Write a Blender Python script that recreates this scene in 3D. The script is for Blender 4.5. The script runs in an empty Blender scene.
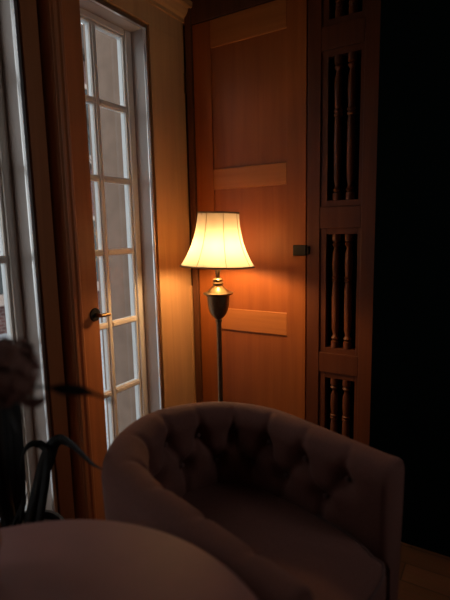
import bpy, bmesh, math, random
from mathutils import Vector, Matrix
random.seed(7)
scene = bpy.context.scene
col = scene.collection
PI = math.pi

# ------------------------------------------------------------------ helpers
class MB:
    """collects simple shapes and links them as one mesh object"""
    def __init__(self):
        self.bm = bmesh.new()
    def box(self, x0, x1, y0, y1, z0, z1):
        v = [self.bm.verts.new(p) for p in ((x0,y0,z0),(x1,y0,z0),(x1,y1,z0),(x0,y1,z0),
                                            (x0,y0,z1),(x1,y0,z1),(x1,y1,z1),(x0,y1,z1))]
        for f in ((3,2,1,0),(4,5,6,7),(0,1,5,4),(1,2,6,5),(2,3,7,6),(3,0,4,7)):
            self.bm.faces.new([v[i] for i in f])
        return self
    def rings(self, rings, closed=True, cap=True, wrap=False):
        vs = [[self.bm.verts.new(p) for p in r] for r in rings]
        n = len(rings[0])
        pairs = list(zip(vs, vs[1:])) + ([(vs[-1], vs[0])] if wrap else [])
        for a, b in pairs:
            for i in range(n if closed else n - 1):
                j = (i + 1) % n
                self.bm.faces.new((a[i], a[j], b[j], b[i]))
        if cap and closed and not wrap:
            self.bm.faces.new(list(reversed(vs[0])))
            self.bm.faces.new(vs[-1])
        return self
    def lathe(self, prof, c=(0,0,0), seg=48, cap=True):
        return self.rings([[(c[0]+r*math.cos(2*PI*i/seg), c[1]+r*math.sin(2*PI*i/seg), c[2]+z)
                            for i in range(seg)] for r, z in prof], cap=cap)
    def tube(self, pts, rad, seg=10):
        pts = [Vector(p) for p in pts]
        rad = rad if isinstance(rad, (list, tuple)) else [rad]*len(pts)
        rings = []; up = None
        for i, p in enumerate(pts):
            t = (pts[min(i+1, len(pts)-1)] - pts[max(i-1, 0)]).normalized()
            if up is None:
                up = t.orthogonal().normalized()
            up = (up - t*up.dot(t)).normalized()
            s = t.cross(up)
            rings.append([p + (up*math.cos(2*PI*k/seg) + s*math.sin(2*PI*k/seg))*rad[i] for k in range(seg)])
        return self.rings(rings)
    def prism(self, poly, axis, a, b):
        """extrude a 2D polygon along an axis"""
        def P(u, v, w):
            return {'x': (w,u,v), 'y': (u,w,v), 'z': (u,v,w)}[axis]
        return self.rings([[P(u,v,a) for u,v in poly], [P(u,v,b) for u,v in poly]])
    def ball(self, c, r, sx=1, sy=1, sz=1, u=14, v=9):
        m = Matrix.Translation(c) @ Matrix.Diagonal((r*sx, r*sy, r*sz, 1))
        bmesh.ops.create_uvsphere(self.bm, u_segments=u, v_segments=v, radius=1, matrix=m)
        return self
    def build(self, name, mat, parent=None, smooth=False, bevel=0, off=None, rot=0):
        bmesh.ops.remove_doubles(self.bm, verts=self.bm.verts[:], dist=2e-6)
        bmesh.ops.recalc_face_normals(self.bm, faces=self.bm.faces[:])
        me = bpy.data.meshes.new(name)
        self.bm.to_mesh(me); self.bm.free()
        if smooth:
            for p in me.polygons: p.use_smooth = True
            if smooth != 'all':
                me.set_sharp_from_angle(angle=math.radians(38))
        me.materials.append(mat)
        o = bpy.data.objects.new(name, me); col.objects.link(o)
        if parent is not None: o.parent = parent
        if bevel:
            b = o.modifiers.new('bevel', 'BEVEL'); b.width = bevel; b.segments = 2
            b.limit_method = 'ANGLE'; b.angle_limit = math.radians(40)
        return o

def tag(o, label=None, cat=None, group=None, kind=None):
    if label: o['label'] = label
    if cat: o['category'] = cat
    if group: o['group'] = group
    if kind: o['kind'] = kind
    return o
def empty(name, loc, rz=0):
    o = bpy.data.objects.new(name, None); col.objects.link(o)
    o.location = loc; o.rotation_euler = (0, 0, rz); o.empty_display_size = .05
    return o
def struct(o): o['kind'] = 'structure'; return o

# ------------------------------------------------------------------ materials
def base_mat(name):
    m = bpy.data.materials.new(name); m.use_nodes = True
    nt = m.node_tree; return m, nt, nt.nodes['Principled BSDF']
def plain(name, c, rough=.5, metal=0, sheen=0, bump=0, bscale=60, var=.0, spec=.5):
    m, nt, b = base_mat(name)
    b.inputs['Roughness'].default_value = rough; b.inputs['Metallic'].default_value = metal
    b.inputs['Specular IOR Level'].default_value = spec
    if sheen:
        b.inputs['Sheen Weight'].default_value = sheen; b.inputs['Sheen Roughness'].default_value = .4; b.inputs['Sheen Tint'].default_value = (1, .62, .5, 1)
    tc = nt.nodes.new('ShaderNodeTexCoord')
    n = nt.nodes.new('ShaderNodeTexNoise'); n.inputs['Scale'].default_value = bscale; n.inputs['Detail'].default_value = 4
    nt.links.new(tc.outputs['Object'], n.inputs['Vector'])
    r = nt.nodes.new('ShaderNodeValToRGB')
    r.color_ramp.elements[0].color = (*[x*(1-var) for x in c], 1); r.color_ramp.elements[0].position = .3
    r.color_ramp.elements[1].color = (*[min(1, x*(1+var)) for x in c], 1); r.color_ramp.elements[1].position = .7
    nt.links.new(n.outputs['Fac'], r.inputs['Fac']); nt.links.new(r.outputs['Color'], b.inputs['Base Color'])
    if bump:
        bp = nt.nodes.new('ShaderNodeBump'); bp.inputs['Strength'].default_value = bump; bp.inputs['Distance'].default_value = .004
        nt.links.new(n.outputs['Fac'], bp.inputs['Height']); nt.links.new(bp.outputs['Normal'], b.inputs['Normal'])
    return m
def wood(name, light, dark, axis='z', rough=.42, seed=0):
    m, nt, b = base_mat(name)
    b.inputs['Roughness'].default_value = rough
    b.inputs['Specular IOR Level'].default_value = .35
    tc = nt.nodes.new('ShaderNodeTexCoord'); mp = nt.nodes.new('ShaderNodeMapping')
    s = {'x': (1.2, 22, 22), 'y': (22, 1.2, 22), 'z': (22, 22, 1.2)}[axis]
    mp.inputs['Scale'].default_value = s; mp.inputs['Location'].default_value = (seed, seed*.7, seed*.3)
    nt.links.new(tc.outputs['Object'], mp.inputs['Vector'])
    n1 = nt.nodes.new('ShaderNodeTexNoise'); n1.inputs['Scale'].default_value = 1.2; n1.inputs['Detail'].default_value = 6
    n1.inputs['Distortion'].default_value = .6
    nt.links.new(mp.outputs['Vector'], n1.inputs['Vector'])
    r = nt.nodes.new('ShaderNodeValToRGB')
    r.color_ramp.elements[0].position = .25; r.color_ramp.elements[0].color = (*dark, 1)
    r.color_ramp.elements[1].position = .75; r.color_ramp.elements[1].color = (*light, 1)
    nt.links.new(n1.outputs['Fac'], r.inputs['Fac']); nt.links.new(r.outputs['Color'], b.inputs['Base Color'])
    bp = nt.nodes.new('ShaderNodeBump'); bp.inputs['Strength'].default_value = .12; bp.inputs['Distance'].default_value = .002
    nt.links.new(n1.outputs['Fac'], bp.inputs['Height']); nt.links.new(bp.outputs['Normal'], b.inputs['Normal'])
    return m

M = {}
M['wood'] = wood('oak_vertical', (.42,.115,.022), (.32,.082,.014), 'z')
M['wood_rail'] = wood('oak_horizontal', (.55,.185,.04), (.44,.135,.028), 'x', seed=3)
M['wood_case'] = wood('casing_oak', (.66,.35,.15), (.54,.275,.11), 'z', seed=5)
M['wood_case_h'] = wood('casing_oak_along_wall', (.66,.35,.15), (.54,.275,.11), 'y', seed=5)
M['wood_dark'] = wood('dark_oak', (.17,.062,.024), (.11,.038,.015), 'z', seed=8)
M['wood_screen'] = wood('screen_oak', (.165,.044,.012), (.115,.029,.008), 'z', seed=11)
M['wood_pil'] = wood('leaf_oak', (.50,.170,.058), (.39,.125,.042), 'z', seed=14)
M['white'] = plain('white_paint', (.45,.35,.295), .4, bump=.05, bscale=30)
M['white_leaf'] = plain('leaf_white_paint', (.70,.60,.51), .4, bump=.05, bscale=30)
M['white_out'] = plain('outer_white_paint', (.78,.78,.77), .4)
M['bead'] = plain('silver_strip', (.80,.78,.76), .28, metal=1)
M['unlit_wall'] = plain('unlit_black', (.002,.005,.004), .9, spec=.05)  # near-black stands in for a wall that gets no light
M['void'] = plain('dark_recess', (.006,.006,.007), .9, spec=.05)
M['plaster'] = plain('plaster', (.07,.035,.02), .9, bump=.1, bscale=40)
M['velvet'] = plain('brown_velvet', (.175,.070,.052), .85, sheen=.10, bump=.25, bscale=220, var=.12, spec=.2)
M['velvet_b'] = plain('brown_velvet_button', (.13,.062,.052), .85, sheen=.25, spec=.2)
M['table'] = plain('table_top_stain', (.29,.135,.12), .55, bump=.05, bscale=12, var=.06, spec=.35)
M['leg'] = plain('dark_leg', (.03,.017,.012), .4)
M['brass'] = plain('aged_brass', (.34,.215,.10), .33, metal=1, bump=.05, var=.1)
M['bronze'] = plain('dark_bronze', (.24,.16,.085), .36, metal=.85, var=.15)
M['iron'] = plain('black_iron', (.02,.017,.015), .5, metal=.5)
M['leaf'] = plain('dark_leaf', (.014,.012,.009), .6, var=.2)
M['bloom'] = plain('dried_bloom', (.27,.125,.09), .9, var=.12, bscale=40)
M['stem'] = plain('plant_stem', (.03,.022,.015), .7)
M['terracotta'] = plain('terracotta', (.30,.12,.05), .7, var=.1)
M['pot'] = plain('dark_pot', (.02,.018,.017), .5)
M['soil'] = plain('soil', (.03,.02,.014), 1, bump=.5, bscale=50)
M['stone'] = plain('beige_stone', (.30,.21,.16), .9, bump=.4, bscale=9, var=.12, spec=.1)
M['ground'] = plain('pale_gravel', (.50,.52,.55), .95, bump=.6, bscale=30, var=.3, spec=.1)
M['house_pane'] = plain('dark_house_pane', (.03,.035,.035), .08)
M['bark'] = plain('bark', (.07,.05,.04), .9, var=.3, spec=.1)

def brick_mat():
    m, nt, b = base_mat('red_brick'); b.inputs['Roughness'].default_value = .9
    tc = nt.nodes.new('ShaderNodeTexCoord'); mp = nt.nodes.new('ShaderNodeMapping')
    mp.inputs['Rotation'].default_value = (PI/2, 0, PI/2)
    sx = nt.nodes.new('ShaderNodeSeparateXYZ'); cb = nt.nodes.new('ShaderNodeCombineXYZ')
    nt.links.new(tc.outputs['Object'], sx.inputs[0])
    nt.links.new(sx.outputs['Y'], cb.inputs['X']); nt.links.new(sx.outputs['Z'], cb.inputs['Y'])
    t = nt.nodes.new('ShaderNodeTexBrick'); t.inputs['Scale'].default_value = 4.5
    t.inputs['Color1'].default_value = (.16,.06,.05,1); t.inputs['Color2'].default_value = (.11,.045,.04,1)
    t.inputs['Mortar'].default_value = (.25,.21,.19,1)
    nt.links.new(cb.outputs[0], t.inputs['Vector']); nt.links.new(t.outputs['Color'], b.inputs['Base Color'])
    return m
M['brick'] = brick_mat()
def floor_mat():
    m, nt, b = base_mat('floor_boards'); b.inputs['Roughness'].default_value = .38
    tc = nt.nodes.new('ShaderNodeTexCoord')
    t = nt.nodes.new('ShaderNodeTexBrick'); t.inputs['Scale'].default_value = 1
    t.inputs['Brick Width'].default_value = 1.4; t.inputs['Row Height'].default_value = .11
    t.inputs['Mortar Size'].default_value = .003
    t.inputs['Color1'].default_value = (.13,.055,.025,1); t.inputs['Color2'].default_value = (.09,.038,.017,1)
    t.inputs['Mortar'].default_value = (.03,.015,.01,1)
    nt.links.new(tc.outputs['Object'], t.inputs['Vector'])
    n = nt.nodes.new('ShaderNodeTexNoise'); mp = nt.nodes.new('ShaderNodeMapping'); mp.inputs['Scale'].default_value = (2, 30, 1)
    nt.links.new(tc.outputs['Object'], mp.inputs['Vector']); nt.links.new(mp.outputs['Vector'], n.inputs['Vector'])
    n.inputs['Scale'].default_value = 2; n.inputs['Detail'].default_value = 6
    mx = nt.nodes.new('ShaderNodeMix'); mx.data_type = 'RGBA'; mx.blend_type = 'MULTIPLY'; mx.inputs['Factor'].default_value = .5
    nt.links.new(t.outputs['Color'], mx.inputs['A']); nt.links.new(n.outputs['Color'], mx.inputs['B'])
    nt.links.new(mx.outputs['Result'], b.inputs['Base Color'])
    return m
M['floor'] = floor_mat()
def glass_mat():
    m = bpy.data.materials.new('window_glass'); m.use_nodes = True; nt = m.node_tree
    nt.nodes.remove(nt.nodes['Principled BSDF'])
    tr = nt.nodes.new('ShaderNodeBsdfTransparent'); tr.inputs['Color'].default_value = (.93,.95,.95,1)
    gl = nt.nodes.new('ShaderNodeBsdfGlossy'); gl.inputs['Roughness'].default_value = .02
    fr = nt.nodes.new('ShaderNodeFresnel'); fr.inputs['IOR'].default_value = 1.45
    mx = nt.nodes.new('ShaderNodeMixShader')
    ge = nt.nodes.new('ShaderNodeNewGeometry'); sb = nt.nodes.new('ShaderNodeMath'); sb.operation = 'SUBTRACT'; sb.inputs[0].default_value = 1
    ml = nt.nodes.new('ShaderNodeMath'); ml.operation = 'MULTIPLY'        # reflect on the outer faces only, straight through inside the pane
    nt.links.new(ge.outputs['Backfacing'], sb.inputs[1]); nt.links.new(fr.outputs[0], ml.inputs[0]); nt.links.new(sb.outputs[0], ml.inputs[1])
    nt.links.new(ml.outputs[0], mx.inputs[0]); nt.links.new(tr.outputs[0], mx.inputs[1]); nt.links.new(gl.outputs[0], mx.inputs[2])
    nt.links.new(mx.outputs[0], nt.nodes['Material Output'].inputs['Surface'])
    return m
M['glass'] = glass_mat()
def shade_mat(name, dc, tc):
    m = bpy.data.materials.new(name); m.use_nodes = True; nt = m.node_tree
    nt.nodes.remove(nt.nodes['Principled BSDF'])
    d = nt.nodes.new('ShaderNodeBsdfDiffuse'); d.inputs['Color'].default_value = (*dc, 1)
    t = nt.nodes.new('ShaderNodeBsdfTranslucent'); t.inputs['Color'].default_value = (*tc, 1)
    mx = nt.nodes.new('ShaderNodeMixShader'); mx.inputs[0].default_value = .3
    nt.links.new(d.outputs[0], mx.inputs[1]); nt.links.new(t.outputs[0], mx.inputs[2])
    nt.links.new(mx.outputs[0], nt.nodes['Material Output'].inputs['Surface'])
    return m
M['shade'] = shade_mat('shade_linen', (.34,.30,.24), (.80,.64,.45))
M['trim_band'] = shade_mat('shade_trim', (.30,.20,.12), (.20,.13,.075))
def emit(name, c, s):
    m = bpy.data.materials.new(name); m.use_nodes = True; nt = m.node_tree
    nt.nodes.remove(nt.nodes['Principled BSDF'])
    e = nt.nodes.new('ShaderNodeEmission'); e.inputs['Color'].default_value = (*c, 1); e.inputs['Strength'].default_value = s
    nt.links.new(e.outputs[0], nt.nodes['Material Output'].inputs['Surface'])
    return m
BULB = 330
SKY = 1.65
M['bulb'] = emit('lit_bulb', (1, .625, .28), BULB)

# ------------------------------------------------------------------ room shell
RX, RY, RZ = 2.7, -4.3, 2.80
struct(MB().box(-.2, RX+.16, RY-.1, .25, -.12, 0).build('floor', M['floor']))
struct(MB().box(-.2, RX+.1, RY-.1, .25, RZ, RZ+.1).build('ceiling', M['plaster']))
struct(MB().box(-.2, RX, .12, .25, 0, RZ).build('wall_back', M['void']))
# right of the carved screen the wall steps forward; its lack of light is put into the colour
struct(MB().box(1.205, RX, -.31, .12, 0, RZ).build('wall_right', M['unlit_wall']))
W4 = (-1.05, -.40); W4Z = (1.15, 2.65)  # opening out of view, added for daylight from the right
struct(MB().box(-.2, RX, RY-.1, RY, 0, RZ).build('wall_front', M['wood_dark']))
struct(MB().box(RX, RX+.16, RY, W4[0], 0, RZ).box(RX, RX+.16, W4[1], .12, 0, RZ).box(RX, RX+.16, W4[0], W4[1], 0, W4Z[0]).box(RX, RX+.16, W4[0], W4[1], W4Z[1], RZ).build('wall_side', M['wood_dark']))
wf = MB().box(RX+.06, RX+.12, W4[0], W4[1], W4Z[0], W4Z[0]+.05).box(RX+.06, RX+.12, W4[0], W4[1], W4Z[1]-.05, W4Z[1])
for k in range(2):
    yy = W4[0]+(W4[1]-W4[0]-.05)*k
    wf.box(RX+.06, RX+.12, yy, yy+.05, W4Z[0]+.05, W4Z[1]-.05)
struct(wf.build('added_window_4', M['white'], bevel=.003))  # frame of the unseen window added for daylight
# left wall, pierced by the tall windows.   (opening lo, hi)
W2 = (-.84, -.333); W1 = (-1.62, -1.103); W3 = (-2.95, -2.20); W5 = (-3.95, -3.20); HEAD = 2.45; SILL = .07  # the two openings furthest from the corner are unseen, added for daylight
lw = MB()
XO = -.16
lw.box(XO, 0, W2[1]+.012, .12, 0, RZ)
lw.box(XO, 0, W1[1]+.012, W2[0]-.012, 0, HEAD+.012)
lw.box(XO, 0, W3[1]+.012, W1[0]-.012, 0, HEAD+.012)
lw.box(XO, 0, W5[1]+.012, W3[0]-.012, 0, HEAD+.012)
lw.box(XO, 0, RY, W5[0]-.012, 0, HEAD+.012)
lw.box(XO, 0, RY, W2[1]+.012, HEAD+.012, RZ)
for w in (W1, W2, W3, W5):
    lw.box(XO, 0, w[0]-.012, w[1]+.012, 0, SILL-.012)
struct(lw.build('wall_left', M['wood_dark']))

ROWS = [.165, .545, .918, 1.302, 1.678, 2.052, 2.412]   # bottom / bar heights / top of the glass
def window(name, lo, hi, mid=None):
    root = struct(empty(name, (-.1, (lo+hi)/2, SILL)))
    off = (-.1, (lo+hi)/2, SILL)
    def put(mb, n, mat, bevel=.002):
        bmesh.ops.translate(mb.bm, verts=mb.bm.verts, vec=Vector((-off[0], -off[1], -off[2])))
        return mb.build(n, mat, root, bevel=bevel)
    # painted reveal boards
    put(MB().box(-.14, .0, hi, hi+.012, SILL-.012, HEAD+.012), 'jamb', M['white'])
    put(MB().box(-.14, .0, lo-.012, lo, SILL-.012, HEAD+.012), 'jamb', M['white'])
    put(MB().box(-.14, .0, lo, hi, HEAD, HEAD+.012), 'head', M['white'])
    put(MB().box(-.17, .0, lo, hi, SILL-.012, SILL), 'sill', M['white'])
    # leaf: stiles, rails
    xf, xb, st = -.085, -.112, .053
    xm = -.098                                            # face of the inner moulding beside the glass
    gl, gh = lo+st, hi-st
    put(MB().box(xb, xf, gh+.012, hi, SILL, HEAD).box(xb, xm, gh, gh+.012, SILL, HEAD), 'stile', M['white_leaf'])
    put(MB().box(xb, xf, lo, gl-.012, SILL, HEAD).box(xb, xm, gl-.012, gl, SILL, HEAD), 'stile', M['white_leaf'])
    put(MB().box(xb, xf, gl, gh, ROWS[-1]+.010, HEAD).box(xb, xm, gl, gh, ROWS[-1], ROWS[-1]+.010), 'rail', M['white_leaf'])
    put(MB().box(xb, xf, gl, gh, SILL, ROWS[0]), 'rail', M['white_leaf'])
    cm = mid if mid else (gl+gh)/2
    bw = .019
    put(MB().box(xb, xf-.004, cm-bw*.55, cm+bw*.55, ROWS[0], ROWS[-1]).box(xb, xm, cm-bw, cm+bw, ROWS[0], ROWS[-1]), 'glazing_bar', M['white_leaf'])
    for z in ROWS[1:-1]:
        for a, b in ((gl, cm-bw), (cm+bw, gh)):
            put(MB().box(xb, xf-.004, a, b, z-.010, z+.010).box(xb, xm, a, b, z-.016, z+.016), 'glazing_bar', M['white_leaf'])
    # weather side of the same leaf, painted pure white
    ob = MB().box(-.137, xb, lo, gl, SILL, HEAD).box(-.137, xb, gh, hi, SILL, HEAD).box(-.137, xb, gl, gh, ROWS[-1], HEAD).box(-.137, xb, gl, gh, SILL, ROWS[0])
    ob.box(-.131, xb, cm-bw*.9, cm+bw*.9, ROWS[0], ROWS[-1])
    for z in ROWS[1:-1]:
        ob.box(-.131, xb, gl, cm-bw*.9, z-.014, z+.014).box(-.131, xb, cm+bw*.9, gh, z-.014, z+.014)
    put(ob, 'outer_frame', M['white_out'], 0)
    edges = [ROWS[0]] + [e for z in ROWS[1:-1] for e in (z-.016, z+.016)] + [ROWS[-1]]
    for k in range(0, len(edges), 2):
        for a, b in ((gl, cm-bw), (cm+bw, gh)):
            put(MB().box(-.112, -.108, a, b, edges[k], edges[k+1]), 'pane', M['glass'], 0)
    # slender white bead round the opening on the room side
    bd = MB()
    for (d0, d1, h) in ((0, .011, .018), (.011, .024, .008)):
        bd.box(0, h, hi+d0, hi+d1, 0, HEAD+d1).box(0, h, lo-d1, lo-d0, 0, HEAD+d1).box(0, h, lo-d0, hi+d0, HEAD+d0, HEAD+d1)
    put(bd, 'bead', M['bead'], .003)
    return root
window('window_1', *W2, mid=-.592)
window('window_2', *W1)
window('added_window_3', *W3)  # added out of view to let in more daylight
window('added_window_5', *W5)  # another unseen window, added for its daylight

# wooden casing of the left wall
struct(MB().box(0, .018, W2[1]+.030, .0, 0, HEAD+.03).build('trim_1', M['wood_case'], bevel=.002))          # between window and corner
struct(MB().box(.0, .026, -.016, .016, 0, 1.066).build('trim_2', M['wood_case'], bevel=.002))               # lower edge strip
struct(MB().box(0, .014, W1[1]+.030, -.995, 0, HEAD+.03).build('trim_3', M['wood_pil'], bevel=.002))        # right side of second window
struct(MB().box(0, .018, RY, .0, HEAD+.03, 2.60).build('trim_4', M['wood_case'], bevel=.002))             # frieze above the windows
struct(MB().box(0, .016, W3[1]+.03, W1[0]-.03, 0, HEAD+.03).build('trim_5', M['wood_pil'], bevel=.002))
struct(MB().box(0, .016, W5[1]+.03, W3[0]-.03, 0, HEAD+.03).build('trim_6', M['wood_pil'], bevel=.002))
struct(MB().prism([(0,2.585),(.030,2.585),(.030,2.603),(.046,2.612),(.060,2.632),(.064,2.648),(.084,2.653),(.088,2.680),(.068,2.690),(.074,2.735),(.10,2.775),(.10,RZ),(0,RZ)],
                  'y', RY, .03).build('trim_7', M['wood_case_h']))
# wooden leaf with lever handle that stands proud between the windows
dl = struct(empty('door_2', (.045, -.915, 0)))
def pd(mb, n, mat, par=dl, bevel=.002, smooth=False):
    bmesh.ops.translate(mb.bm, verts=mb.bm.verts, vec=Vector((-.045, .915, 0)))
    return mb.build(n, mat, par, bevel=bevel, smooth=smooth)
pd(MB().box(0, .078, -.985, -.826, 0, HEAD+.03), 'door_leaf', M['wood_pil'])
pd(MB().prism([(.078,-.980),(.088,-.976),(.090,-.966),(.083,-.960),(.083,-.953),(.090,-.947),(.092,-.937),(.088,-.929),(.080,-.925),(.078,-.923)], 'z', .0, HEAD+.02), 'moulding', M['wood_pil'])
hd = pd(MB().tube([(.078,-.852,1.03),(.084,-.852,1.03)], [.031,.029], 24), 'door_handle', M['iron'], smooth=True, bevel=0)
mb = MB().tube([(.0,0,0),(.045,0,0)], .009, 14).tube([(.045,-.010,0),(.045,.02,0),(.043,.036,-.001),(.04,.048,-.002)], [.009,.0095,.008,.0085], 14)
bmesh.ops.translate(mb.bm, verts=mb.bm.verts, vec=Vector((.082-.045, -.852+.915, 1.03)))
mb.build('lever', M['brass'], hd, smooth=True)

# hinge plate at the top of the corner casing
hg = tag(empty('hinge', (.018, -.008, 2.2)), 'small pale metal hinge on the upper corner casing beside the white window', 'hinge')
MB().box(0, .004, -.004, .010, 0, .112).build('hinge_plate', M['brass'], hg, bevel=.001)
MB().tube([(.006,.012,-.004),(.006,.012,.116)], .005, 10).build('hinge_pin', M['brass'], hg, smooth=True)

# ------------------------------------------------------------------ back wall: door
struct(MB().box(.0, .035, .05, .12, 0, RZ).box(.035, .073, -.012, .12, 0, RZ).build('trim_8', M['wood_dark'], bevel=.003))
d1 = struct(empty('door_1', (.43, .02, 0)))
def dd(mb, n, mat, bevel=.003, par=d1, smooth=False):
    bmesh.ops.translate(mb.bm, verts=mb.bm.verts, vec=Vector((-.43, -.02, 0)))
    return mb.build(n, mat, par, bevel=bevel, smooth=smooth)
DL, DR, PL, PR, DT = .079, .772, .2, .662, 2.56
dd(MB().box(DL, PL, 0, .045, .01, DT), 'stile', M['wood'])
dd(MB().box(PR, DR, 0, .045, .01, DT), 'stile', M['wood'])
for a, b in ((.01, .24), (.813, .942), (1.639, 1.755), (2.415, DT)):
    dd(MB().box(PL, PR, 0.0, .045, a, b), 'rail', M['wood_rail'])
for a, b in ((.24, .813), (.942, 1.639), (1.755, 2.415)):
    dd(MB().box(PL, PR, .010, .035, a, b), 'door_panel', M['wood'], 0)
struct(MB().box(.073, 1.205, .0, .12, DT+.004, RZ).build('trim_9', M['wood_dark'], bevel=.003))
lt = tag(empty('door_latch', (.742, 0, 1.29)), 'small black box latch on the right edge of the wooden door', 'latch')
MB().box(-.036, .040, -.022, 0, -.028, .028).build('latch_case', M['iron'], lt, bevel=.004)
MB().box(.040, .052, -.016, 0, -.02, .02).build('latch_bolt', M['iron'], lt, bevel=.002)

# ------------------------------------------------------------------ carved screen of turned spindles
sc = tag(empty('spindle_screen', (.985, .03, 0)), 'dark wooden screen of turned spindles standing right of the panelled door', 'screen')
def ss(mb, n, mat, bevel=.003, par=sc, smooth=False):
    bmesh.ops.translate(mb.bm, verts=mb.bm.verts, vec=Vector((-.985, -.03, 0)))
    return mb.build(n, mat, par, bevel=bevel, smooth=smooth)
SL, SR = .780, 1.200
OL, OR = .850, 1.062
opens = [(.02, .636), (.745, 1.402), (1.512, 2.262), (2.372, DT-.02)]
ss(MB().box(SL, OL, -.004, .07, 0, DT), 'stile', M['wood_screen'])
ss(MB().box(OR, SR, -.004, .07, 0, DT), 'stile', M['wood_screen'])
zz = [0] + [z for o_ in opens for z in o_] + [DT]
for k in range(0, len(zz), 2):
    if zz[k+1]-zz[k] > .005:
        ss(MB().box(OL, OR, -.004, .07, zz[k], zz[k+1]), 'rail', M['wood_screen'])
def spindle(x, y, z0, z1):
    L = z1-z0; r = .0225
    p = [(.011,0),(.011,.02*1),(.0125,.025)]
    p = [(r*.95,0),(r*.95,.035),(r*.6,.04),(r*1.0,.052),(r*.6,.064),(r*.5,.072)]
    body = [(.80,.06),(.86,.2),(.92,.40),(.86,.52),(.74,.60),(.70,.61),(.95,.622),(.95,.636),(.72,.645),(.95,.66),(.95,.672),(.72,.684),(.80,.72),(.92,.82),(.84,.94)]
    q = [(r*a, .072+(L-.144)*b) for a, b in body]
    e = [(rr, L-zq) for rr, zq in reversed(p)]
    return MB().lathe(p+q+e, (x, y, z0), 16)
for a, b in opens:
    # inner frame board with the slot, set back a little
    ha, hb = a+.030, b-.030
    hl, hr = .884, 1.044
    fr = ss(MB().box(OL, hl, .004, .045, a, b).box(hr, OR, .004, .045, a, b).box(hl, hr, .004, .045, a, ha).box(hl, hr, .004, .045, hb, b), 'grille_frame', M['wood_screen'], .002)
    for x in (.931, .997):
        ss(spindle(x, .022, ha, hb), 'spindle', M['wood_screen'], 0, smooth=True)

# ------------------------------------------------------------------ floor lamp
LX, LY = .405, -.300
lamp = tag(empty('floor_lamp', (LX, LY, 0)), 'lit floor lamp with bell shade and dark urn stem between window and door', 'lamp')
MB().lathe([(.0,0),(.135,0),(.14,.006),(.138,.016),(.12,.024),(.075,.036),(.04,.05),(.028,.07),(.02,.085),(0,.085)], seg=40, cap=False).build('lamp_base', M['bronze'], lamp, smooth=True)
MB().lathe([(.0135,.07),(.0135,.938)], seg=20).build('pole', M['bronze'], lamp, smooth=True)
MB().lathe([(.0,.925),(.017,.925),(.019,.932),(.016,.940),(.026,.950),(.040,.966),(.050,.988),(.056,1.015),(.059,1.045),(.060,1.072),(.0,1.072)], seg=36, cap=False).build('urn', M['bronze'], lamp, smooth=True)
MB().lathe([(.0,1.068),(.066,1.068),(.078,1.074),(.079,1.081),(.068,1.085),(.058,1.087),(.052,1.094),(.040,1.104),(.029,1.114),(.024,1.120),(.027,1.125),(.029,1.131),(.026,1.137),(.022,1.140),(.026,1.145),(.027,1.151),(.022,1.156),(.014,1.160),(.0,1.160)], seg=36, cap=False).build('collar', M['brass'], lamp, smooth=True)
MB().lathe([(.010,1.155),(.010,1.215),(.018,1.22),(.018,1.248),(.008,1.25)], seg=16).build('lamp_holder', M['brass'], lamp, smooth=True)
bl = MB().lathe([(.010,1.246),(.013,1.262),(.026,1.285),(.032,1.305),(.0315,1.318),(.027,1.330)], seg=16).build('bulb', M['bulb'], lamp, smooth=True)
MB().lathe([(.0275,1.330),(.022,1.338),(.012,1.344),(.001,1.346)], seg=16).build('bulb_light_block', M['iron'], bl, smooth=True)  # dark cap added inside the shade to cut the upward light
hp = MB()
for s in (-1, 1):
    pts = [(0, s*.012, 1.165)] + [(0, s*(.012+.040*math.sin(PI*min(1, t*1.06)*.93)), 1.165+t*.315) for t in [i/14 for i in range(1, 14)]] + [(0, 0, 1.48)]
    hp.tube(pts, .0022, 8)
hp.build('harp', M['brass'], lamp, smooth=True)
hp = MB()
for k in range(3):
    a = 2*PI*k/3+.3
    hp.tube([(0,0,1.482),(.104*math.cos(a), .104*math.sin(a), 1.486)], .0018, 6)
hp.ball((0,0,1.488), .007)
hp.build('spider', M['brass'], lamp, smooth=True)
ZB, ZT = 1.222, 1.494
def shade_r(t):                        # t 0 bottom .. 1 top: bell curve
    return .107 + (.194-.107)*(.75*max(0, 1-t)**2.5 + .25*(1-t))
NS = 64; GO = -.777
def ring(t, d=0):
    z = ZB + (ZT-ZB)*t; r = shade_r(t)+d
    out = []
    for i in range(NS):
        a = 2*PI*i/NS
        k = 1 - .016*(abs(math.sin(a*4))) * (1 - .3*t)     # eight gores pull in slightly between ribs
        out.append((r*k*math.cos(a+GO), r*k*math.sin(a+GO), z))
    return out
shd = MB().rings([ring(t/16) for t in range(17)], cap=False).build('lamp_shade', M['shade'], lamp, smooth='all')
so = shd.modifiers.new('thick', 'SOLIDIFY'); so.thickness = .0008; so.offset = 1
shd.modifiers.remove(so)
for k in range(8):
    a = 2*PI*k/8+GO
    MB().tube([((shade_r(t/10)+.001)*math.cos(a), (shade_r(t/10)+.001)*math.sin(a), ZB+(ZT-ZB)*t/10) for t in range(11)], .0013, 6).build('seam', M['trim_band'], shd, smooth=True)
def band(t0, t1, th):
    r = []
    for t, d in ((t0,-.001),(t0,th),(t1,th),(t1,-.001)):
        r.append(ring(t, d))
    return MB().rings(r, cap=False, wrap=True)
band(-.010, .020, .0025).build('bottom_trim', M['trim_band'], shd)
band(.978, 1.008, .0025).build('top_trim', M['trim_band'], shd)

# the shade sits a little crooked on its harp
ax = Vector((.537, -.843, 0))
shd.matrix_local = Matrix.Translation((0, 0, ZB)) @ Matrix.Rotation(math.radians(-2.2), 4, ax) @ Matrix.Translation((0, 0, -ZB))
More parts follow.
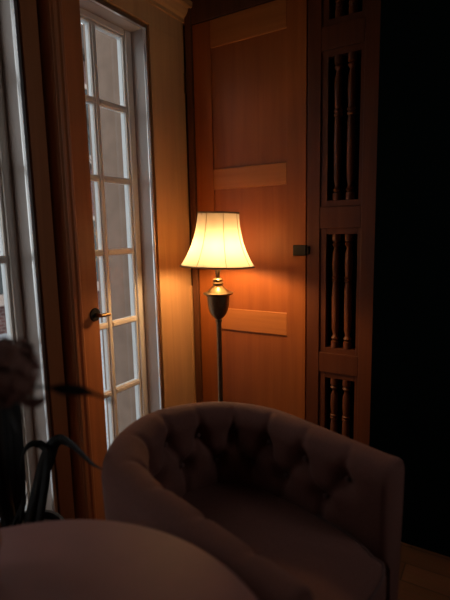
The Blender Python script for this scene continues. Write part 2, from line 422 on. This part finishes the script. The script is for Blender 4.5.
# ------------------------------------------------------------------ tufted tub armchair
ANG = math.radians(-13)
ch = tag(empty('armchair', (1.038, -1.264, 0), ANG), 'dark brown velvet tub armchair with buttoned back, in front of the floor lamp', 'armchair')
HW, BK, TH = .300, .290, .050
FRA, FRB = .375, .455
raw = []
for i in range(61):
    raw.append((FRA*(1-i/60), HW))
nE = 2.1
for i in range(1, 160):
    a = PI*i/160
    c_, s_ = math.cos(a), math.sin(a)
    raw.append((-BK*abs(s_)**(2/nE), HW*math.copysign(abs(c_)**(2/nE), c_)))
for i in range(61):
    raw.append((FRB*i/60, -HW))
cum = [0]
for a, b in zip(raw, raw[1:]): cum.append(cum[-1]+math.dist(a, b))
TOT = cum[-1]
def path(s):
    s = max(0, min(TOT, s))
    lo_, hi_ = 0, len(cum)-1
    while hi_-lo_ > 1:
        m_ = (lo_+hi_)//2
        if cum[m_] <= s: lo_ = m_
        else: hi_ = m_
    t = (s-cum[lo_])/max(1e-9, cum[hi_]-cum[lo_])
    return Vector((raw[lo_][0]+(raw[hi_][0]-raw[lo_][0])*t, raw[lo_][1]+(raw[hi_][1]-raw[lo_][1])*t))
def frame(s):
    p = path(s); t = (path(s+.012)-path(s-.012)).normalized()
    return p, Vector((-t.y, t.x))*-1            # outward normal
RIM = .822; DROP = .060
SP = .150
nb = int(TOT/SP); s0 = (TOT-(nb-1)*SP)/2
rows_b = [(RIM-.095, [s0+k*SP for k in range(nb)]), (RIM-.190, [s0+SP/2+k*SP for k in range(nb-1)])]
buttons = [(s, z) for z, ss_ in rows_b for s in ss_]
segs = []
for s in rows_b[0][1]:
    segs.append(((s, rows_b[0][0]), (s, RIM+.05)))
    for q in rows_b[1][1]:
        if abs(q-s) < SP*.6: segs.append(((s, rows_b[0][0]), (q, rows_b[1][0])))
for s in rows_b[1][1]:
    segs.append(((s, rows_b[1][0]), (s, .45)))
def segdist(p, a, b):
    ax, ay = a; bx, by = b; px_, py_ = p
    dx, dy = bx-ax, by-ay
    t = max(0, min(1, ((px_-ax)*dx+(py_-ay)*dy)/(dx*dx+dy*dy)))
    return math.hypot(px_-ax-dx*t, py_-ay-dy*t)
def puff(s, v):
    """padding height over the inner face; v = height measured over the roll"""
    h = 1.0
    d = min(math.hypot(s-bs, v-bz) for bs, bz in buttons)
    h -= 1.25*math.exp(-(d/.034)**2)
    c = min(segdist((s, v), a, b) for a, b in segs)
    h -= .5*math.exp(-(c/.015)**2)
    return h
# profile: list of (offset, z, v, weight); v continues past the rim over the roll
prof = []
for k in range(46):
    z = .36 + (RIM-TH-.36)*k/45
    prof.append((-TH+.012*max(0, (.6-z)/.24), z, z, 1.0 if z > .5 else max(0, (z-.44)/.06)))
for k in range(1, 22):
    a = PI*k/22
    prof.append((-TH*math.cos(a), RIM-TH+TH*math.sin(a), RIM-TH+TH*a*.8, max(0, 1-a/2.2)))
for k in range(14):
    z = RIM-TH - (RIM-TH-.10)*k/13
    prof.append((TH - .03*((RIM-TH-z)/(RIM-TH-.10))**1.3, z, 9, 0))
NSG = 300
rings_ = []
for i in range(NSG+1):
    s = TOT*i/NSG
    p, n = frame(s)
    # arms dip very slightly towards the front
    e = min(s, TOT-s)
    dz = DROP*min(1, max(0, 1-(e-.05)/.80))
    r = []
    for o_, z, v, w in prof:
        ad = -.026*puff(s, v)*w if w > 0 else 0
        q = p + n*(o_+ad)
        zz_ = z + (.010*puff(s, v)*w*max(0, (z-(RIM-TH))/TH) if w > 0 and z > RIM-TH else 0)
        r.append((q.x, q.y, zz_-dz*max(0, min(1, (z-.45)/.2))))
    if e < .16:                                         # arm fronts lean back towards the seat
        k = (1-e/.16)**1.0
        r = [(x-k*.0*min(RIM-.50, max(0, RIM-z)), y, z) for x, y, z in r]
    if e < .02:                                         # rounded front of each arm
        k = math.sqrt(max(0, 1-((.02-e)/.02)**2))*.22+.78
        cx_, cy_ = p.x+n.x*(-.005), p.y+n.y*(-.005)
        cx_ -= 0
        r = [(cx_+(x-cx_)*k, cy_+(y-cy_)*k, .10+(z-.10)*(.97+.03*k)) for x, y, z in r]
    rings_.append(r)
MB().rings(rings_).build('backrest', M['velvet'], ch, smooth=True)
for bs, bz in buttons:
    p, n = frame(bs); q = p - n*(TH-.004)
    m_ = MB().ball((0,0,0), .0085, .5, 1, 1, 12, 8)
    a = math.atan2(n.y, n.x)
    bmesh.ops.transform(m_.bm, verts=m_.bm.verts, matrix=Matrix.Translation((q.x, q.y, bz-DROP*min(1, max(0, 1-(min(bs, TOT-bs)-.05)/.80))*max(0, min(1, (bz-.45)/.2)))) @ Matrix.Rotation(a, 4, 'Z'))
    m_.build('button', M['velvet_b'], ch, smooth='all')
# seat: loose cushion, wider in front of the arms
def outline(hw, back, front, twid, n=64, e=3.2):
    pts = []
    for i in range(n):
        a = 2*PI*i/n
        c_, s_ = math.cos(a), math.sin(a)
        x = math.copysign(abs(c_)**(2/e), c_); y = math.copysign(abs(s_)**(2/e), s_)
        X = (front*x if x > 0 else back*x)
        f = max(0, min(1, (X-.37)/.04)); f = f*f*(3-2*f)
        pts.append((X, y*(hw+(twid-hw)*f)))
    return pts
o0 = outline(.238, .25, .435, .285)
def slab(o, z0, z1, rad, crown=0, steps=6):
    rr = []
    cx_ = .05
    for k in range(steps+1):
        a = PI/2*k/steps; d = rad*(1-math.sin(a)); rr.append((d, z0+rad*(1-math.cos(a))))
    for k in range(steps+1):
        a = PI/2*k/steps; d = rad*(1-math.cos(a)); rr.append((d, z1-rad+rad*math.sin(a)))
    rings = []
    for d, z in rr:
        rings.append([((x-cx_)*(1-d/.33)+cx_, y*(1-d/.25), z) for x, y in o])
    for k in (.75, .5, .25, .06):
        d = rad; rings.append([((x-cx_)*(1-d/.33)*k+cx_, y*(1-d/.25)*k, z1+crown*(1-k*k)) for x, y in o])
    return MB().rings(rings)
seat = slab(o0, .36, .540, .035, .014).build('seat_cushion', M['velvet'], ch, smooth='all')
pipe = MB()
po = [((x-.05)*.985+.05, y*.985, .527) for x, y in o0]
pipe.tube(po+[po[0]], .004, 8)
pipe.build('piping', M['velvet_b'], seat, smooth='all')
slab(outline(.29, .28, .41, .29), .10, .36, .02).build('seat_base', M['velvet'], ch, smooth=True)
for x, y in ((.35,.24),(.35,-.24),(-.2,.2),(-.2,-.2)):
    MB().lathe([(.014,0),(.016,.004),(.024,.10)], (x, y, 0), 16).build('leg', M['leg'], ch, smooth=True)

# ------------------------------------------------------------------ round table
TX, TY, TZ, TR = 1.16, -2.09, .80, .428
tb = tag(empty('round_table', (TX, TY, 0)), 'round brown pedestal table in the near foreground, partly out of frame', 'table')
MB().lathe([(0,TZ-.026),(TR-.02,TZ-.026),(TR-.006,TZ-.022),(TR,TZ-.013),(TR-.003,TZ-.004),(TR-.010,TZ),(0,TZ)], seg=96, cap=False).build('tabletop', M['table'], tb, smooth=True)
MB().lathe([(.05,.05),(.06,.09),(.04,.14),(.032,.2),(.045,.3),(.05,.36),(.034,.46),(.032,.6),(.05,.7),(.12,.76),(.14,TZ-.026)], seg=32).build('pedestal', M['leg'], tb, smooth=True)
for k in range(3):
    a = 2*PI*k/3+.5
    MB().tube([(.03*math.cos(a),.03*math.sin(a),.10),(.16*math.cos(a),.16*math.sin(a),.075),(.28*math.cos(a),.28*math.sin(a),.03),(.33*math.cos(a),.33*math.sin(a),.022)], [.03,.026,.022,.022], 12).build('foot', M['leg'], tb, smooth=True)

# ------------------------------------------------------------------ vase of dried blooms on the table (near, at the left edge)
def strap(pts, w, mb=None, up=(0,0,1), fold=.25):
    """a strap leaf: centre line pts, half widths w, slightly folded along the midrib"""
    mb = mb or MB(); pts = [Vector(p) for p in pts]; rows = []
    for i, p in enumerate(pts):
        t = (pts[min(i+1,len(pts)-1)]-pts[max(i-1,0)]).normalized()
        s = t.cross(Vector(up)).normalized(); n = s.cross(t)
        h = w[i]
        rows.append([p-s*h+n*h*fold, p+n*.0015, p+s*h+n*h*fold, p-n*.0015])
    return mb.rings(rows)
def curve(ctrl, n=14):
    """Catmull-Rom through the control points"""
    c = [Vector(p) for p in ctrl]; c = [c[0]*2-c[1]] + c + [c[-1]*2-c[-2]]; out = []
    for i in range(1, len(c)-2):
        for k in range(n):
            t = k/n
            out.append(.5*((2*c[i])+(c[i+1]-c[i-1])*t+(2*c[i-1]-5*c[i]+4*c[i+1]-c[i+2])*t*t+(3*c[i]-c[i-1]-3*c[i+1]+c[i+2])*t**3))
    out.append(c[-2]); return out
def taper(n, w, a=.35, b=.1):
    return [max(.0012, w*min(1, a+(i/(n-1))*3)*min(1, b+(1-i/(n-1))*2.2)) for i in range(n)]


va = tag(empty('vase', (.93, -1.95, TZ)), 'small terracotta vase cut off by the left edge on the round table', 'vase')
MB().lathe([(0,0),(.030,0),(.034,.004),(.046,.03),(.055,.065),(.053,.095),(.040,.13),(.024,.155),(.020,.175),(.024,.195),(.027,.20),(.022,.20),(.016,.178),(.02,.155),(0,.15)], seg=36, cap=False).build('vase_body', M['terracotta'], va, smooth=True)
df = tag(empty('dried_flower', (.93, -1.95, TZ+.16)), 'large brown dried bloom with thin leaves, blurred at the left edge', 'flower')
def pf(mb, n, mat, **k):
    bmesh.ops.translate(mb.bm, verts=mb.bm.verts, vec=Vector((-.93, 1.95, -TZ-.16)))
    return mb.build(n, mat, df, **k)
BC = Vector((1.058, -1.932, 1.198))
pf(MB().tube(curve([(.93,-1.95,.965),(.945,-1.95,1.03),(.99,-1.945,1.10),tuple(BC-Vector((.02,.0,.03)))], 8), .0035, 8), 'stem', M['stem'], smooth=True)
mb = MB(); mb.ball(BC, .034, 1, 1, .95)
for k in range(190):
    z = 1-2*(k+.5)/190; a = k*2.39996; q = math.sqrt(1-z*z)
    n = Vector((q*math.cos(a), q*math.sin(a), z)); t = n.orthogonal().normalized(); b_ = n.cross(t)
    w_ = random.uniform(0, PI); t, b_ = t*math.cos(w_)+b_*math.sin(w_), b_*math.cos(w_)-t*math.sin(w_)
    c0 = BC+n*random.uniform(.036, .053)
    h = random.uniform(.009, .014)
    tip = [c0+t*h*math.cos(j*PI/4)+b_*h*.8*math.sin(j*PI/4)+n*(.003*math.cos(j*PI/2)) for j in range(8)]
    top = [p+n*.0012 for p in tip]
    mb.rings([tip, top])
pf(mb, 'bloom', M['bloom'])
c = curve([(1.062,-1.925,1.176),(1.112,-1.901,1.172),(1.135,-1.889,1.169),(1.160,-1.874,1.166),(1.185,-1.860,1.158),(1.203,-1.850,1.148)], 8)
N = len(c)
pf(strap(c, [.0025 if i < N*.25 else max(.0022, .0088*math.sin(PI*min(1,(i/N-.22)/.52))**.8 if .22 < i/N < .74 else .0024) for i in range(N)], up=(.5,-.8,.3)), 'leaf', M['leaf'], smooth='all')
c = curve([(1.058,-1.925,1.165),(1.085,-1.915,1.148),(1.105,-1.905,1.15),(1.12,-1.90,1.165)], 8)
pf(strap(c, taper(len(c), .007), up=(.5,-.8,.3)), 'leaf', M['bloom'], smooth='all')
c = curve([(1.05,-1.93,1.165),(1.062,-1.92,1.13),(1.058,-1.915,1.09)], 8)
pf(strap(c, taper(len(c), .011), up=(.5,-.8,.3)), 'leaf', M['leaf'], smooth='all')

pp = tag(empty('potted_plant', (.40, -1.51, 0)), 'dark potted plant with arching strap leaves behind the round table by the left window', 'plant')
def pl(mb, n, mat, par=pp, **k):
    bmesh.ops.translate(mb.bm, verts=mb.bm.verts, vec=Vector((-.40, 1.51, 0)))
    return mb.build(n, mat, par, **k)
MB().lathe([(0,0),(.085,0),(.09,.006),(.115,.3),(.125,.40),(.133,.405),(.133,.44),(.122,.44),(.118,.40),(0,.40)], seg=40, cap=False).build('pot', M['pot'], pp, smooth=True)
MB().lathe([(0,.40),(.118,.40),(.117,.418),(.06,.426),(0,.428)], seg=32, cap=False).build('soil', M['soil'], pp, smooth=True)
V3 = (.52,-.84,.15)
def lf(ctrl, w, a=.5, b=.12):
    c = curve(ctrl, 10)
    pl(strap(c, taper(len(c), w, a, b), up=V3, fold=.2), 'leaf', M['leaf'], smooth='all')
lf([(.455,-1.505,.42),(.493,-1.507,.517),(.502,-1.480,.641),(.503,-1.466,.718),(.485,-1.471,.750),(.466,-1.493,.758),(.455,-1.515,.738),(.448,-1.529,.684)], .013, .8)
lf([(.43,-1.51,.42),(.458,-1.517,.512),(.473,-1.489,.621),(.489,-1.464,.710),(.514,-1.452,.755),(.545,-1.442,.771),(0.635,-1.478,0.791),(0.730,-1.524,0.806),(0.807,-1.558,0.813),(0.874,-1.586,0.827)], .0165, .8)
lf([(.44,-1.49,.42),(.452,-1.500,.500),(.461,-1.461,.620),(.476,-1.442,.677),(.50,-1.43,.74),(.545,-1.42,.752),(.60,-1.41,.715)], .015, .8)
lf([(.38,-1.51,.42),(.396,-1.512,.488),(.405,-1.499,.536),(.411,-1.489,.575)], .008)
lf([(.37,-1.52,.42),(.381,-1.525,.473),(.395,-1.508,.520),(.400,-1.497,.565)], .007)
pl(MB().tube(curve([(.36,-1.51,.41),(.33,-1.505,.60),(.31,-1.50,.78),(.31,-1.495,.90)], 8), [.012]*24+[.010], 10), 'trunk', M['stem'], smooth=True)
for h in ([(.302,-1.504,.868),(.286,-1.523,.885),(.289,-1.522,.811),(.305,-1.535,.683),(.321,-1.547,.554),(.328,-1.555,.484)],
          [(.307,-1.499,.881),(.289,-1.498,.878),(.293,-1.498,.803),(.309,-1.510,.672),(.325,-1.523,.542),(.344,-1.527,.454)],
          [(.312,-1.494,.894),(.287,-1.477,.870),(.291,-1.476,.794),(.307,-1.489,.662),(.324,-1.502,.531),(.333,-1.515,.445)],
          [(.316,-1.489,.906),(.293,-1.457,.863),(.297,-1.456,.786),(.314,-1.469,.653),(.330,-1.483,.519),(.349,-1.484,.445)],
          [(.321,-1.483,.919),(.287,-1.439,.856),(.291,-1.438,.778),(.307,-1.451,.643),(.324,-1.465,.507),(.333,-1.475,.446)]):
    lf(h, .033, .5, .3)


# ------------------------------------------------------------------ outdoors beyond the glass
struct(MB().box(-14, XO, -9, 9, -.3, -.12).build('ground', M['ground']))
tag(MB().box(-.56, XO-.002, -.22, .30, -.12, 3.2).build('stone_pier', M['stone']), 'beige stone pier outside, right of the nearer white window', 'pier')


bh = tag(empty('brick_house', (-5.2, 2.2, -.12)), 'red brick house with white window sills outside, seen through the windows', 'building')
def ph(mb, n, mat, par=bh, **k):
    bmesh.ops.translate(mb.bm, verts=mb.bm.verts, vec=Vector((5.2, -2.2, .12)))
    return mb.build(n, mat, par, **k)
ph(MB().box(-8, -5, -2.5, 9, -.12, 4.45), 'house_wall', M['brick'])
ph(MB().prism([(-8.2,4.45),(-4.75,4.45),(-4.75,4.55),(-6.5,5.9),(-8.2,4.6)], 'y', -2.7, 9.2), 'roof', M['bark'])
for yc in (-.5, 1.55, 3.6, 5.65):
    for z0 in (.43, 2.75):
        fw = ph(MB().box(-5.0,-4.95,yc-.55,yc-.47,z0,z0+1.3).box(-5.0,-4.95,yc+.47,yc+.55,z0,z0+1.3).box(-5.0,-4.95,yc-.47,yc+.47,z0+1.22,z0+1.3).box(-5.0,-4.95,yc-.47,yc+.47,z0,z0+.07).box(-5,-4.96,yc-.03,yc+.03,z0+.07,z0+1.22), 'house_window', M['white'])
        sg = MB().box(-5.0,-4.99,yc-.47,yc+.47,z0+.07,z0+1.22); bmesh.ops.translate(sg.bm, verts=sg.bm.verts, vec=Vector((5.2,-2.2,.12)))
        sg.build('pane', M['house_pane'], fw)
        ph(MB().box(-5.0,-4.86,yc-.62,yc+.62,z0-.09,z0), 'window_sill', M['white'], fw)
tr = tag(empty('bare_tree', (-2.0, 2.1, -.12)), 'bare branching tree outside the nearer white window', 'tree')
mb = MB()
def limb(p, d, L, r, lev):
    q = p+d*L*.5+Vector((random.uniform(-.05,.05),)*3)*L; e = p+d*L
    mb.tube([p, q, e], [r, r*.8, r*.6], 6)
    if lev:
        for k in range(3):
            nd = (d+Vector((random.uniform(-.8,.8), random.uniform(-.8,.8), random.uniform(-.25,.6)))).normalized()
            limb(p+d*L*random.uniform(.55,1), nd, L*random.uniform(.55,.75), r*.55, lev-1)
bx, by = -2.0, 2.1
limb(Vector((bx,by,-.12)), Vector((.02,-.02,1)), 1.9, .06, 0)
for k in range(5):
    a = 2*PI*k/5+.4
    limb(Vector((bx+.03,by-.03,.9+.19*k)), Vector((math.cos(a)*.7, math.sin(a)*.7, .8)).normalized(), .8, .028, 3)
bmesh.ops.translate(mb.bm, verts=mb.bm.verts, vec=Vector((2.0, -2.1, .12)))
mb.build('trunk', M['bark'], tr, smooth=True)


# ------------------------------------------------------------------ light
w = bpy.data.worlds.new('overcast'); scene.world = w; w.use_nodes = True
bg = w.node_tree.nodes['Background']; bg.inputs['Color'].default_value = (.92, .96, 1, 1); bg.inputs['Strength'].default_value = SKY
def portal(w, h, loc, rot):
    l = bpy.data.lights.new('window_portal', 'AREA'); l.shape = 'RECTANGLE'; l.size = w; l.size_y = h
    l.cycles.is_portal = True
    o = bpy.data.objects.new('window_portal', l); col.objects.link(o)
    o.location = loc; o.rotation_euler = rot
for lo, hi in (W1, W2, W3, W5):
    portal(HEAD-SILL, hi-lo, (-.15, (lo+hi)/2, (HEAD+SILL)/2), (0, -PI/2, 0))
portal(W4Z[1]-W4Z[0], W4[1]-W4[0], (RX+.13, (W4[0]+W4[1])/2, (W4Z[0]+W4Z[1])/2), (0, PI/2, 0))

# ------------------------------------------------------------------ camera
cam = bpy.data.cameras.new('camera'); co = bpy.data.objects.new('camera', cam); col.objects.link(co)
cam.sensor_fit = 'VERTICAL'; cam.sensor_height = 36; cam.sensor_width = 27
cam.lens = 463/600*36
cam.clip_start = .02
yaw, pit, rol = math.radians(31.7), math.radians(8.47), math.radians(-1.23)
f = Vector((-math.sin(yaw)*math.cos(pit), math.cos(yaw)*math.cos(pit), -math.sin(pit)))
r = Vector((math.cos(yaw), math.sin(yaw), 0)); u = r.cross(f)
R = r*math.cos(rol)+u*math.sin(rol); U = u*math.cos(rol)-r*math.sin(rol)
mt = Matrix((R, U, -f)).transposed().to_4x4(); mt.translation = Vector((1.70, -2.33, 1.40))
co.matrix_world = mt
cam.dof.use_dof = True; cam.dof.focus_distance = 2.35; cam.dof.aperture_fstop = 1.8
scene.camera = co
vs = scene.view_settings
vs.view_transform = 'Standard'; vs.look = 'None'; vs.gamma = 1; vs.exposure = 0; vs.use_curve_mapping = False
